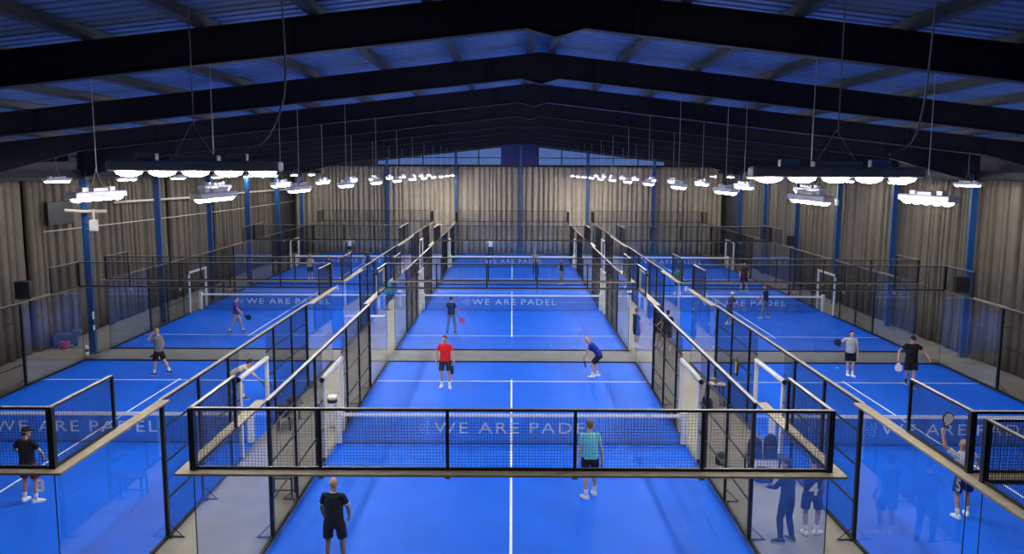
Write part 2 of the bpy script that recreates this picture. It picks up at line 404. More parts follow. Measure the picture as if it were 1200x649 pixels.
corner_me = MB().box(-.0065, .0065, -.0075, .0075, .05, 2.96).mesh('corner_joint', M['plastic_black'])
def end_wall(cx, y, rz, label, number=None, nx=None):
    t = tag(empty('glass_end_wall', (cx, y, 0), rz), label, 'court wall', 'glass end walls of the courts')
    for k in range(5):
        put('glass_pane', pane_me, t, ((k-2)*2, 0, 0)); put('wire_mesh', topw_me, t, ((k-2)*2, 0, 0))
    for k in range(6):
        if k in (0, 5): put('corner_post', ecorner_me, t, ((k-2.5)*2, 0, 0)); put('corner_joint', corner_me, t, ((k-2.5)*2, 0, 0))
        else:
            put('post', epost_me, t, ((k-2.5)*2, 0, 0)); put('glass_clamp', clamp_me, t, ((k-2.5)*2, 0, 0))
    put('top_beam', endbeam_me, t); put('base_rail', kerb_me, t); put('lower_rail', erail_me, t); put('upper_rail', etop_me, t); put('lit_rail_top', elit_top_me, t)
    if number:
        put('court_number', text_mesh(number, .29, M['number'], .003, offset=.007, name='court_number'), t, (nx, -.012, 2.62), (PI/2, 0, 0))
    return t
# side wall meshes: local y along the court, outside is -x
def rotz_mesh(mb, mat, name):
    mb.v = [(-y, x, z) for x, y, z in mb.v]
    return mb.mesh(name, mat)
spane_me = rotz_mesh(MB().box(-.994, .994, -.006, .006, .05, 2.96), M['glass'], 'glass_pane')
sbeam_a = MB().loft([[(0,-10,z0),(0,-6.1,z0),(-.22,-6.1,z0),(-.22,-10.22,z0)] for z0 in (2.967, 3.002)]).mesh('top_beam', M['beam'])
sbeam_b = MB().loft([[(0,10,z0),(-.22,10.22,z0),(-.22,6.1,z0),(0,6.1,z0)] for z0 in (2.967, 3.002)]).mesh('top_beam', M['beam'])
srail_me = MB().box(-.035, .03, -6.1, 6.1, 2.93, 2.985).mesh('top_rail', M['black'])
slit_top_me = MB().box(-.045, .035, -6.1, 6.1, 2.985, 3.0).mesh('lit_rail_top', M['cap'])
skerb = [MB().box(-.035, .035, -10, -1.2, 0, .05).mesh('base_rail', M['black']), MB().box(-.035, .035, 1.2, 10, 0, .05).mesh('base_rail', M['black'])]
sw2 = rotz_mesh(wire_panel(1.95, .08, 2.93), M['wire'], 'wire_mesh')
sw1 = rotz_mesh(wire_panel(.80, .08, 2.93), M['wire'], 'wire_mesh')
stw = rotz_mesh(wire_panel(1.95, 3.03, 3.97), M['wire'], 'wire_mesh')
spost_me = MB().box(-.03, .03, -.03, .03, 0, 2.95).mesh('post', M['black'])
spost_thick = MB().box(-.04, .04, -.045, .045, 0, 2.97).mesh('post', M['black'])
stpost_me = MB().box(-.025, .025, -.025, .025, 3.0, 3.99).mesh('post', M['black'])
brace_me = MB().bar((-.03,0,.02), (-.34,0,.02), .05, .012).tube([(-.03,.0,.30), (-.30,.0,.03)], .010, 6).box(-.10,.03,-.07,.07,0,.012).mesh('foot_brace', M['black'])
def side_mid():
    meshes = []
    for a, b in ((-6, -4), (-4, -2), (-2, -1.2), (1.2, 2), (2, 4), (4, 6)):
        mb = MB()
        for z in (.82, 1.62, 2.35): mb.box(-.018, .018, a, b, z-.014, z+.014)
        meshes.append((mb.mesh('mid_rail', M['black']), 0))
    return meshes
smid = side_mid()
sret = {s: (MB().box(-.022, .022, min(s*8, s*10), max(s*8, s*10), 3.0, 3.04).box(-.022, .022, min(s*8, s*10), max(s*8, s*10), 3.955, 3.99).mesh('return_rail', M['black']),
            MB().box(-.03, .03, min(s*8, s*10), max(s*8, s*10), 3.99, 4.0).mesh('lit_rail_top', M['cap'])) for s in (-1, 1)}
jamb_me = MB().rbox((0,0,1.07), (.10,.10,2.14), .02).mesh('jamb_pad', M['pad'])
header_me = MB().tube([(0,-1.28,2.17), (0,1.28,2.17)], .065, 12).mesh('header_pad', M['pad'], True)
hcap_me = MB().tube([(0,-.02,2.17), (0,.02,2.17)], .068, 12).mesh('header_end_cap', M['plastic_black'])
def side_wall(x, y, rz, label, number=None, ny=None):
    t = tag(empty('mesh_side_wall', (x, y, 0), rz), label, 'court wall', 'glass and mesh side walls of the courts')
    for c in (-9, -7, 7, 9): put('glass_pane', spane_me, t, (0, c, 0))
    put('top_beam', sbeam_a, t); put('top_beam', sbeam_b, t); put('top_rail', srail_me, t); put('lit_rail_top', slit_top_me, t)
    for k in skerb: put('base_rail', k, t)
    for c in (-5, -3, 3, 5): put('wire_mesh', sw2, t, (0, c, 0))
    for c in (-1.6, 1.6): put('wire_mesh', sw1, t, (0, c, 0))
    for me, _ in smid: put('mid_rail', me, t)
    for c in (-6, 6): put('post', spost_thick, t, (0, c, 0)); put('foot_brace', brace_me, t, (0, c, 0))
    for c in (-4, -2, 2, 4): put('post', spost_me, t, (0, c, 0))
    for c in (-4, 4): put('foot_brace', brace_me, t, (0, c, 0))
    for s in (-1, 1):
        put('return_rail', sret[s][0], t); put('lit_rail_top', sret[s][1], t); put('wire_mesh', stw, t, (0, s*9, 0)); put('post', stpost_me, t, (0, s*8, 0))
        put('jamb_pad', jamb_me, t, (0, s*1.2, 0)); put('header_end_cap', hcap_me, t, (0, s*1.29, 0))
    put('header_pad', header_me, t)
    if number:
        put('court_number', text_mesh(number, .29, M['number'], .003, offset=.007, name='court_number'), t, (-.012, ny, 2.60), (PI/2, 0, -PI/2))
    return t
# net
def net_body():
    mb = MB(); n = 222
    for i in range(n+1): x = -4.9 + 9.8*i/n; mb.wire((x,0,.022), (x,0,.86), .0075)
    for i in range(20): z = .026 + .83*i/19; mb.wire((-4.9,.005,z), (4.9,.005,z), .0075)
    return mb
net_me = net_body().mesh('net_mesh', M['net'])
band_me = MB().box(-4.9, 4.9, -.014, .014, .80, .895).mesh('net_band', M['band'])
cord_me = MB().tube([(-4.9,0,.032), (4.9,0,.032)], .012, 6).mesh('bottom_cord', M['net'])
npost_me = MB().rbox((0,0,.50), (.17,.17,.95), .03).mesh('post_pad', M['pad'])
def split_words(txt):
    me = text_mesh(txt, .455, M['print'], .004, 1.22, name='net_lettering')
    xs = [v.co.x for v in me.vertices]; return me, min(xs), max(xs)
WORDS = [split_words(t) for t in ('WE', 'ARE', 'PADEL')]
WSP = .235
WTOT = sum(b-a for _, a, b in WORDS) + 2*WSP; WSC = 4.6/WTOT
def logo_mb():
    mb = MB()
    for r, n in ((.10, 3), (.19, 5), (.28, 7)):
        for k in range(n):
            a = PI/2 + (k+.5)/n*PI*.95
            mb.ellipsoid((r*math.cos(a), 0, .17+r*math.sin(a)*.7), (.017, .003, .017), nu=8, nv=5)
    return mb
logo_me = logo_mb().mesh('net_logo', M['print'])
def net(cx, y, toff, label):
    t = tag(empty('padel_net', (cx, y, 0)), label, 'net', 'nets across the courts')
    put('net_mesh', net_me, t); put('net_band', band_me, t); put('bottom_cord', cord_me, t)
    for s in (-1, 1): put('post_pad', npost_me, t, (s*4.86, 0, 0))
    x = toff - 2.30
    for me, xa, xb in WORDS:
        w = put('net_lettering', me, t, (x - xa*WSC, -.02, .335), (PI/2, 0, 0)); w.scale = (WSC, 1, 1); x += (xb-xa+WSP)*WSC
    put('net_logo', logo_me, t, (toff-2.42, -.02, .30))
NUMS = [['3', '4', '5'], ['6', '7', '8'], [None]*3]
TOFF = [-.06, .13, .52]
def court(ci, ri, y0, rown, extra=False):
    cx = COLX[ci]; c = COLN[ci]; where = ('%s court of the %s' % (c, rown)) if not extra else 'right court nearest the viewer'
    t = tag(empty('padel_court', (cx, y0+10, 0)), 'blue turf with white lines inside the %s' % where, 'court', 'blue padel courts')
    put('turf', turf_me, t)
    put('service_line', serv_me, t, (0, -6.95, 0)); put('service_line', serv_me, t, (0, 6.95, 0)); put('center_line', cent_me, t)
    num = NUMS[ri][ci] if not extra else None
    front = (num is not None) and not (ri == 0 and ci == 2)
    end_wall(cx, y0, 0, 'near end wall of glass panes and wire top on the %s' % where, num if front else None, -4.80 if (ci == 2) else 4.78)
    end_wall(cx, y0+20, PI, 'far end wall of glass panes and wire top on the %s' % where)
    side_wall(cx-5, y0+10, 0, 'left side wall of glass, wire mesh and white gateway on the %s' % where, '5' if (ri == 0 and ci == 2 and not extra) else None, -9.77)
    side_wall(cx+5, y0+10, PI, 'right side wall of glass, wire mesh and white gateway on the %s' % where)
    net(cx, y0+10, TOFF[ci], 'dark net with white band and lettering across the %s' % where)
for ri in range(3):
    for ci in range(3):
        court(ci, ri, ROWY[ri], ROWN[ri])
court(2, 0, -20.42, 'row below the viewer', True)

# ------------------------------------------------------------------ people
DG = None
def fuse(mb, name, mat, parent, voxel, smooth=2):
    """one continuous surface out of overlapping closed shapes"""
    me = mb.mesh('tmp', None); o = bpy.data.objects.new('tmp', me); COL.objects.link(o)
    r = o.modifiers.new('r', 'REMESH'); r.mode = 'VOXEL'; r.voxel_size = voxel
    if smooth:
        k = o.modifiers.new('s', 'SMOOTH'); k.factor = .5; k.iterations = smooth
    dg = bpy.context.evaluated_depsgraph_get(); dg.update()
    out = bpy.data.meshes.new_from_object(o.evaluated_get(dg)); out.name = name
    bpy.data.objects.remove(o); bpy.data.meshes.remove(me)
    out.materials.clear(); out.materials.append(mat)
    out.polygons.foreach_set('use_smooth', [True]*len(out.polygons))
    return put(name, out, parent)
def ik(a, c, l1, l2, pole):
    a, c, pole = Vector(a), Vector(c), Vector(pole); d = c - a; L = d.length
    if L > (l1+l2)*.998: d = d*((l1+l2)*.998/L); c = a + d; L = d.length
    u = d.normalized(); x = (l1*l1 - l2*l2 + L*L)/(2*L); h = math.sqrt(max(0, l1*l1 - x*x))
    p = (pole - u*pole.dot(u)); p = p.normalized() if p.length > 1e-5 else Vector((0,1,0))
    return a + u*x + p*h, c
def hand(mb, wrist, d, n, curl, s, thumb_side):
    """palm, four fingers and a thumb; d along the hand, n out of the palm"""
    d = Vector(d).normalized(); n = Vector(n); n = (n - d*n.dot(d)).normalized(); b = d.cross(n).normalized()
    P = lambda x, y, z: wrist + (b*x + d*y + n*z)*s
    mb.loft([[P(x*k, y, z) for x, z in ((-.030,-.014),(.030,-.014),(.038,0),(.030,.014),(-.030,.014),(-.038,0))] for y, k in ((-.015,.75),(.02,.95),(.06,1.08),(.092,1.0))])
    for i, (x, L) in enumerate(((-.030,.064),(-.010,.074),(.011,.070),(.030,.054))):
        pts = [P(x*.95, .082, 0), P(x*1.02, .094, 0)]; ang = 0; p = Vector((x*1.02, .094, 0))
        for seg in (.45, .32, .25):
            ang += curl*(.8 if seg > .4 else 1.0)
            p = p + Vector((x*.04, math.cos(ang), math.sin(ang)))*L*seg*1.25; pts.append(P(*p))
        mb.tube(pts, [.0105*s, .010*s, .0098*s, .009*s, .008*s], 7, round_ends=True)
    t = thumb_side; a = .5 + curl*.35
    mb.tube([P(t*.024, .012, .004), P(t*.048, .040, .012), P(t*(.062-.02*curl), .066, .018+.012*curl), P(t*(.064-.035*curl), .088, .022+.022*curl)], [.014*s, .0125*s, .011*s, .009*s], 7, round_ends=True)
    return P(0, .075, .024)

def person(label, x, y, face, h=1.78, lean=0, side=0, twist=0, hip=None, hipx=0, hipy=0, feet=((-.12,.03,0),(.12,-.03,0)), foot_yaw=(8,-8), foot_z=(0,0), hands=(None,None),
           elbow=((-.7,-.8,-.2),(.7,-.8,-.2)), head=(0,0), top=(.02,.02,.025), bottom=(.02,.02,.025), long_legs=False, shoes=(.8,.8,.8), socks=(.8,.8,.8), hair=(.05,.03,.02),
           hat=None, trim=None, curl=(.35,.35), skin_col=(.55,.30,.20), fine=True, girth=1.0, sleeves=.62, stripe=None, hair_long=False, stride=None):
    root = tag(empty('person', (x, y, .014), face*PI/180), label, 'person', 'people on and around the courts')
    s = h/1.78; vx = .0068 if fine else .0105; sk = skin(skin_col)
    hz = (hip if hip else .945)*s
    pel = Vector((hipx, hipy, hz))
    Rm = Matrix.Rotation(R(twist), 3, 'Z') @ Matrix.Rotation(R(side), 3, 'Y') @ Matrix.Rotation(-R(lean), 3, 'X')
    T = lambda a, b, c: pel + Rm @ Vector((a*s, b*s, (c-.945)*s))
    half = Matrix.Rotation(R(twist*.3), 3, 'Z') @ Matrix.Rotation(R(side*.4), 3, 'Y') @ Matrix.Rotation(-R(lean*.4), 3, 'X')
    H = lambda a, b, c: pel + half @ Vector((a*s, b*s, (c-.945)*s))
    def T2(a, b, c):                      # spine bends between pelvis and chest
        k = min(1, max(0, (c-.98)/.25)); return H(a, b, c).lerp(T(a, b, c), k)
    G = girth
    def ring(f, z, rx, ry, cy=0, n=18, sq=1.0):
        return [f(math.copysign(abs(math.cos(2*PI*k/n))**sq, math.cos(2*PI*k/n))*rx*G, cy + math.sin(2*PI*k/n)*ry*G, z) for k in range(n)]
    # joints
    sh = [T(q*.172, -.01, 1.43) for q in (-1, 1)]
    hj = [H(q*.092, 0, .915) for q in (-1, 1)]
    ank = [Vector((f[0]*s, f[1]*s, (.085+foot_z[i])*s)) for i, f in enumerate(feet)]
    knee = []
    for i in (0, 1):
        fy = R(foot_yaw[i]); pole = Vector((-math.sin(fy)*.5, math.cos(fy), 0)) + Vector(((-1, 1)[i]*.12, 0, 0))
        k, a = ik(hj[i], ank[i], .425*s, .415*s, pole); knee.append(k); ank[i] = a
    wr, el = [], []
    for i in (0, 1):
        q = (-1, 1)[i]
        tgt = hands[i] if hands[i] else (q*.27, .06, .86)
        e, w_ = ik(sh[i], Vector(tgt)*s, .285*s, .265*s, elbow[i]); el.append(e); wr.append(w_)
    neck = T(0, .0, 1.49); hy, hp = head
    Hm = Matrix.Rotation(R(hy), 3, 'Z') @ Matrix.Rotation(-R(hp), 3, 'X')
    hc = T(0, .012, 1.545) + Hm @ Vector((0, .012*s, .115*s))
    K = lambda a, b, c: hc + Hm @ Vector((a*s, b*s, c*s))
    # body
    b = MB()
    b.loft([ring(T2, z, rx*.92, ry*.92) for z, rx, ry in ((.86,.13,.10),(.95,.160,.115),(1.06,.148,.108),(1.18,.155,.112),(1.30,.172,.118),(1.38,.168,.108),(1.44,.135,.085),(1.475,.075,.065))])
    b.tube([T(0,-.01,1.43), T(0,.0,1.50), K(0,-.012,-.075)], [(.068*s,.066*s),(.056*s,.058*s),(.056*s,.06*s)], 12)
    b.ellipsoid(K(0,-.008,.022), (.076*s,.096*s,.096*s), Hm, 16, 12); b.ellipsoid(K(0,.022,-.048), (.058*s,.066*s,.066*s), Hm, 14, 10)
    b.ellipsoid(K(0,.068,-.094), (.026*s,.022*s,.02*s), Hm)                                   # chin
    b.tube([K(0,.088,.018), K(0,.101,-.012), K(0,.112,-.030)], [.010*s,.013*s,.015*s], 8, round_ends=True)   # nose
    b.tube([K(-.045,.077,.030), K(0,.090,.030), K(.045,.077,.030)], .011*s, 7, round_ends=True)              # brow
    b.tube([K(-.024,.083,-.060), K(0,.090,-.058), K(.024,.083,-.060)], .009*s, 7, round_ends=True)           # lips
    for q in (-1, 1): b.ellipsoid(K(q*.079,-.008,-.010), (.012*s,.022*s,.034*s), Hm, 10, 8)
    grip = []
    for i in (0, 1):
        q = (-1, 1)[i]
        b.tube([sh[i] - Rm @ Vector((q*.03*s,0,0)), sh[i].lerp(el[i], .35), sh[i].lerp(el[i], .8), el[i], el[i].lerp(wr[i], .3), el[i].lerp(wr[i], .75), wr[i], wr[i]+(wr[i]-el[i]).normalized()*.02*s],
               [.050*s*G,.049*s*G,.041*s,.038*s,.042*s,.031*s,.025*s,.024*s], 10)
        fd = (wr[i]-el[i]).normalized(); pn = Vector((-q, .25, -.1))
        grip.append(hand(b, wr[i], fd, pn, curl[i], s, q if fd.z < .3 else -q))
        kn, an = knee[i], ank[i]
        b.tube([hj[i]+Vector((0,0,.03*s)), hj[i].lerp(kn, .3), hj[i].lerp(kn, .8), kn, kn.lerp(an, .28)+(Vector((0,-.012,0))*s), kn.lerp(an, .7), an, an-Vector((0,0,.03*s))],
               [.083*s*G,.083*s*G,.060*s,.054*s,.056*s,.040*s,.036*s,.036*s], 12)
        fy = R(foot_yaw[i]); F = lambda u, v, w2: ank[i] + Vector((math.cos(fy)*u - math.sin(fy)*v, math.sin(fy)*u + math.cos(fy)*v, w2))*s
        b.tube([F(0,-.03,-.03), F(0,.05,-.045), F(0,.14,-.06)], [.034*s,.036*s,.026*s], 10)
    fuse(b, 'body', sk, root, vx, 2)
    # shoes and socks
    for i in (0, 1):
        fy = R(foot_yaw[i]); F = lambda u, v, w2: ank[i] + Vector((math.cos(fy)*u - math.sin(fy)*v, math.sin(fy)*u + math.cos(fy)*v, w2-.085))*s
        m = MB()
        def sr(v, w2, hgt):
            return [F(u*w2, v, z*hgt) for u, z in ((-.8,0),(.8,0),(1,.22),(.95,.5),(.62,.95),(0,1.05),(-.62,.95),(-.95,.5),(-1,.22))]
        m.loft([sr(-.085,.022,.055), sr(-.075,.034,.085), sr(-.03,.042,.105), sr(.03,.044,.098), sr(.08,.046,.072), sr(.13,.047,.058), sr(.17,.042,.05), sr(.195,.025,.035)])
        o = m.build('shoe', cloth(shoes), root, True)
        sol = MB(); sol.loft([[F(u*w2, v, z) for u, w2, v in ((0,1,-.09),(-.04,1,-.07),(-.046,1,.02),(-.052,1,.12),(-.036,1,.185),(0,1,.205),(.036,1,.185),(.052,1,.12),(.046,1,.02),(.04,1,-.07))] for z in (.0, .022)])
        sol.build('shoe_sole', M['pad'], o)
        if not long_legs:
            an, kn = ank[i], knee[i]
            MB().tube([an-Vector((0,0,.01*s)), an.lerp(kn, .12), an.lerp(kn, .30), an.lerp(kn, .315)], [.041*s,.042*s,.049*s,.046*s], 12).build('sock', cloth(socks), root, True)
    # trousers or shorts
    p = MB()
    p.loft([ring(H, z, rx, ry) for z, rx, ry in ((1.03,.166,.122),(.98,.174,.130),(.90,.184,.138),(.84,.180,.135),(.80,.15,.115))])
    for i in (0, 1):
        q = (-1, 1)[i]; kn, an = knee[i], ank[i]; out = Vector((q*.012*s, 0, 0))
        if long_legs:
            p.tube([hj[i]+Vector((0,0,.02*s)), hj[i].lerp(kn,.3)+out, hj[i].lerp(kn,.75), kn, kn.lerp(an,.4), kn.lerp(an,.8), kn.lerp(an,.97)], [.100*s*G,.098*s*G,.078*s,.070*s,.068*s,.058*s,.056*s], 14)
        else:
            p.tube([hj[i]+Vector((0,0,.02*s)), hj[i].lerp(kn,.25)+out, hj[i].lerp(kn,.6)+out, hj[i].lerp(kn,.80)+out], [.102*s*G,.104*s*G,.100*s*G,.098*s*G], 16)
    fuse(p, 'trousers' if long_legs else 'shorts', cloth(bottom), root, vx*1.25, 3)
    # shirt
    t = MB()
    t.loft([ring(T2, z, rx, ry) for z, rx, ry in ((.905,.190,.144),(.97,.186,.138),(1.06,.178,.130),(1.18,.180,.132),(1.30,.188,.134),(1.38,.182,.122),(1.435,.164,.102),(1.475,.105,.080),(1.495,.070,.066))])
    for i in (0, 1):
        q = (-1, 1)[i]
        if sleeves <= 1:
            pts = [sh[i]-Rm @ Vector((q*.06*s,0,.0)), sh[i], sh[i].lerp(el[i],.35), sh[i].lerp(el[i],sleeves)]; rd = [.060*s*G,.066*s*G,.066*s*G,.066*s*G]
        else:
            pts = [sh[i]-Rm @ Vector((q*.06*s,0,.0)), sh[i], sh[i].lerp(el[i],.4), el[i], el[i].lerp(wr[i],.5), el[i].lerp(wr[i],.95)]; rd = [.070*s*G,.069*s*G,.060*s*G,.054*s,.050*s,.042*s]
        t.tube(pts, rd, 14)
    shirt = fuse(t, 'shirt', cloth(top), root, vx*1.25, 9 if fine else 4)
    if trim:
        MB().tube([T(0,-.004,1.487), T(0,.0,1.503)], [(.076*s,.072*s),(.066*s,.064*s)], 16).build('collar', cloth(trim), shirt, True)
        for i in (0, 1):
            e = sh[i].lerp(el[i], sleeves); d = (el[i]-sh[i]).normalized()*.012*s
            MB().tube([e-d, e+d], .067*s*G, 14).build('cuff', cloth(trim), shirt, True)
    # hair or hat
    if hair and not hat:
        m = MB(); m.ellipsoid(K(0,-.022,.044), (.083*s,.094*s,.088*s), Hm, 18, 12); m.ellipsoid(K(0,-.052,-.012), (.068*s,.054*s,.07*s), Hm, 14, 10)
        if hair_long: m.tube([K(0,-.07,.0), K(0,-.09,-.09), K(0,-.08,-.19)], [(.06*s,.035*s),(.06*s,.04*s),(.03*s,.02*s)], 10, round_ends=True)
        fuse(m, 'hair', cloth(hair), root, vx*1.2, 1)
    elif hair:
        m = MB(); m.ellipsoid(K(0,-.050,-.012), (.069*s,.056*s,.062*s), Hm, 14, 10); m.build('hair', cloth(hair), root, True)
    if hat:
        m = MB()
        prof = [(.088,.030),(.090,.05),(.088,.078),(.074,.108),(.045,.128),(.012,.134)]
        m.loft([[K(math.cos(2*PI*k/18)*r, -.008 + math.sin(2*PI*k/18)*r*1.13, z) for k in range(18)] for r, z in prof])
        c = m.build('cap', cloth(hat), root, True)
        bm = MB(); top_r, low_r = [], []
        for zo, lst in ((0, top_r), (-.008, low_r)):
            for k in range(11):
                a = PI*k/10; lst.append(K(math.cos(a)*.078, .075 + math.sin(a)*.085, .040 - .022*math.sin(a) + zo))
        bm.loft([low_r, top_r]); bm.build('cap_brim', cloth(hat), c)
    if fine:
        for q in (-1, 1): MB().ellipsoid(K(q*.030,.081,.012), (.0125*s,.008*s,.008*s), Hm, 10, 6).build('eye', M['eye'], root, True)
    W = Matrix.Translation((x, y, .014)) @ Matrix.Rotation(face*PI/180, 4, 'Z')
    return [W @ g for g in grip]

def racket(label, grip, direction, face_n, col=(.02,.02,.025), frame=(.05,.05,.06)):
    """padel racket held at grip, head pointing along direction"""
    d = Vector(direction).normalized(); n = Vector(face_n); n = (n - d*n.dot(d)).normalized(); bb = d.cross(n)
    root = empty('padel_racket', grip); root.rotation_euler = Matrix((bb, d, n)).transposed().to_euler()
    tag(root, label, 'racket', 'padel rackets')
    MB().tube([(0,-.07,0),(0,.10,0)], [(.016,.014),(.0155,.0135)], 10).build('grip', M['plastic_black'], root, True)
    out = [(.017,.09),(.030,.12),(.075,.165),(.115,.225),(.130,.29),(.122,.345),(.095,.392),(.05,.418),(0,.425)]
    out = out + [(-u, v) for u, v in out[-2::-1]]
    inn = [(u*.86, .265 + (v-.265)*.86) for u, v in out]
    MB().loft([[(u, v, z) for u, v in inn] for z in (-.017, .017)]).build('face', cloth(col), root)
    m = MB(); nn = len(out); vs = []; fs = []
    for z in (-.019, .019):
        for u, v in out: vs.append((u, v, z))
        for u, v in inn: vs.append((u, v, z))
    for k in range(nn-1):
        for a, b2, c, e in ((k, k+1, k+1+nn, k+nn), (2*nn+k+1, 2*nn+k, 3*nn+k, 3*nn+k+1), (k+1, k, 2*nn+k, 2*nn+k+1), (nn+k, nn+k+1, 3*nn+k+1, 3*nn+k)): fs.append((a, b2, c, e))
    k = nn-1; fs += [(k, 0, nn, nn+k), (2*nn, 2*nn+k, 3*nn+k, 3*nn), (0, k, 2*nn+k, 2*nn), (nn+k, nn, 3*nn, 3*nn+k)]
    m.add(vs, fs).build('frame', cloth(frame), root)
    return root
BLK, NAVY, WHITE, GREY = (.012,.012,.015), (.012,.018,.05), (.75,.75,.74), (.22,.22,.23)
MAROON = (.20,.012,.03)
# front row
g = person('person in black tee, maroon shorts and dark cap on the front left court', -11.15, 5.8, -8, 1.78, feet=((-.15,.02),(.17,-.02)), foot_yaw=(4,-45), hands=((-.22,.22,1.06),(.22,.26,.98)),
       elbow=((-1,-.3,-.1),(1,-.4,-.1)), head=(-35,5), top=BLK, bottom=MAROON, hat=(.012,.012,.014), hair=(.03,.02,.015), curl=(.8,.8))
g = person('bald person in dark navy kit with white trim at the bottom of the picture', -3.42, 2.72, -4, 1.80, feet=((-.16,0),(.17,.02)), foot_yaw=(10,-10), hands=((-.22,.14,.92),(.25,.17,.95)), elbow=((-.8,-.6,-.3),(.8,-.6,-.3)),
       head=(-6,0), top=(.012,.016,.035), bottom=(.012,.016,.035), hair=None, trim=WHITE, curl=(.9,.9), girth=1.02)
g = person('person in turquoise tee and black shorts with their back turned on the front middle court', 1.86, 6.25, 6, 1.86, feet=((-.10,-.12),(.14,.10)), foot_yaw=(30,5), hands=((-.26,.04,.86),(.31,.02,.80)), head=(-4,4),
       top=(.16,.56,.62), bottom=BLK, hair=(.26,.13,.06), lean=6, curl=(.4,1.0), skin_col=(.62,.36,.26))
racket('pink padel racket hanging from the hand of the person in turquoise', g[1], (.05,.35,-1), (1,0,0), (.55,.10,.28), (.45,.05,.18))
g = person('person in bright red tee and dark shorts facing the viewer on the front middle court', -2.35, 16.1, 172, 1.88, feet=((-.16,.06),(.13,-.02)), foot_yaw=(22,-10), hands=((-.34,.12,.88),(.30,.06,.92)), head=(-12,14),
       top=(.75,.018,.020), bottom=(.035,.04,.05), hair=(.12,.06,.035), curl=(1.0,.5), elbow=((-1,-.5,0),(1,-.5,0)))
racket('black padel racket held low by the person in red', g[0], (-.25,.30,-.85), (1,.6,0), (.02,.03,.05), (.05,.08,.12))
g = person('stooping person in royal blue tee and black shorts on the front middle court', 3.15, 17.65, 78, 1.76, lean=38, hip=.86, hipy=-.10, feet=((-.10,.10),(.12,-.08)), foot_yaw=(5,-20), hands=((-.14,.42,.72),(.16,.45,.74)), elbow=((-.6,-.6,.3),(.6,-.6,.3)),
       head=(10,28), top=(.018,.028,.26), bottom=(.018,.018,.03), hair=None, skin_col=(.62,.36,.27), curl=(.9,1.0))
racket('dark padel racket held low by the stooping person in royal blue', g[0], (.15,.5,-.6), (1,.2,.1), (.03,.03,.05), (.03,.03,.05))
g = person('lunging person in cream tee and black shorts on the front left court', -9.28, 14.5, -72, 1.78, lean=58, hip=.80, hipy=-.08, feet=((-.42,-.12),(.18,.26)), foot_yaw=(25,-10), hands=((-.20,.62,.75),(.22,.80,.62)), elbow=((-.7,0,.4),(.5,0,.6)),
       head=(5,30), top=(.52,.46,.36), bottom=BLK, hair=(.035,.025,.02), curl=(.5,1.0), shoes=(.06,.06,.065))
racket('grey padel racket reaching down from the lunging person in cream', g[1], (.75,.1,-.5), (0,1,0), (.22,.24,.22), (.08,.08,.08))
g = person('person in grey tee and black shorts raising a hand to the face', -13.15, 17.6, 78, 1.80, feet=((-.08,.16),(.14,-.36)), foot_yaw=(4,-12), foot_z=(0,.02), hands=((-.02,.24,1.52),(.24,.02,.90)), elbow=((-.3,1,-.5),(.6,-1,0)),
       head=(8,12), top=(.16,.155,.16), bottom=BLK, hair=(.36,.22,.11), curl=(.6,1.0), shoes=(.05,.05,.055))
racket('black padel racket held at the hip of the person in grey', g[1], (-.6,-.3,-.25), (0,0,1), (.03,.02,.02), (.03,.03,.03))
g = person('person in white tee and navy shorts reaching up on the front right court', 10.12, 5.2, 4, 1.82, side=-8, feet=((-.14,-.08),(.16,.06)), foot_yaw=(10,-15), hands=((-.46,.16,1.83),(.44,.22,1.13)), elbow=((-1,.2,-.5),(.6,-.8,-.3)),
       head=(-10,-18), top=(.70,.69,.68), bottom=(.02,.035,.11), hair=(.42,.27,.15), curl=(1.0,.4), girth=1.06)
racket('black and white padel racket raised high by the person in white and navy', g[0], (.35,.10,.85), (.2,-1,.35), (.62,.60,.56), (.03,.03,.03))
g = person('heavily built person in black tee and shorts on the front right court', 14.35, 16.5, 172, 1.86, feet=((-.05,.22),(.08,-.16)), foot_yaw=(3,-5), foot_z=(0,.05), hands=((-.50,.16,1.06),(.46,.10,1.02)), elbow=((-1,-.4,-.2),(1,-.5,-.1)),
       head=(0,10), top=BLK, bottom=BLK, hat=(.02,.02,.022), hair=(.03,.02,.015), curl=(.4,1.0), girth=1.12, shoes=(.10,.10,.11), socks=BLK)
racket('white padel racket held low by the heavily built person in black', g[1], (-.08,-.25,-.9), (.3,1,0), (.72,.72,.72), (.60,.60,.62))
g = person('person in pale grey tee and short black shorts on the front right court', 12.8, 18.05, 165, 1.74, feet=((-.10,.10),(.06,-.04)), foot_yaw=(25,10), hands=((-.26,.10,.88),(.40,.30,1.16)), elbow=((-1,-.3,0),(1,-.4,-.4)), head=(12,12),
       top=(.46,.47,.46), bottom=BLK, hair=(.03,.02,.016), hair_long=True, curl=(.5,1.0), skin_col=(.60,.34,.25))
racket('dark padel racket held up by the person in pale grey', g[1], (-.55,-.1,.75), (.2,1,.1), (.03,.05,.10), (.03,.05,.10))
g = person('person in dark tracksuit standing in the right aisle by the heap of backpacks', 5.74, 3.9, 40, 1.80, feet=((-.12,.04),(.14,-.06)), foot_yaw=(35,-5), hands=((-.16,.36,1.12),(.24,.10,.88)), head=(10,10),
       top=(.016,.022,.04), bottom=(.012,.017,.03), long_legs=True, hair=(.04,.03,.02), sleeves=1.2, curl=(.7,.4), shoes=(.03,.03,.035))
g = person('person in navy tee and shorts with white and red shoes standing in the right aisle', 6.38, 4.25, -8, 1.76, feet=((-.10,-.03),(.12,.03)), foot_yaw=(20,-60), hands=((-.10,.34,1.10),(.26,.10,.88)), head=(20,8),
       top=(.014,.018,.045), bottom=(.014,.018,.05), hair=(.03,.02,.016), skin_col=(.52,.28,.2), curl=(.6,.8))
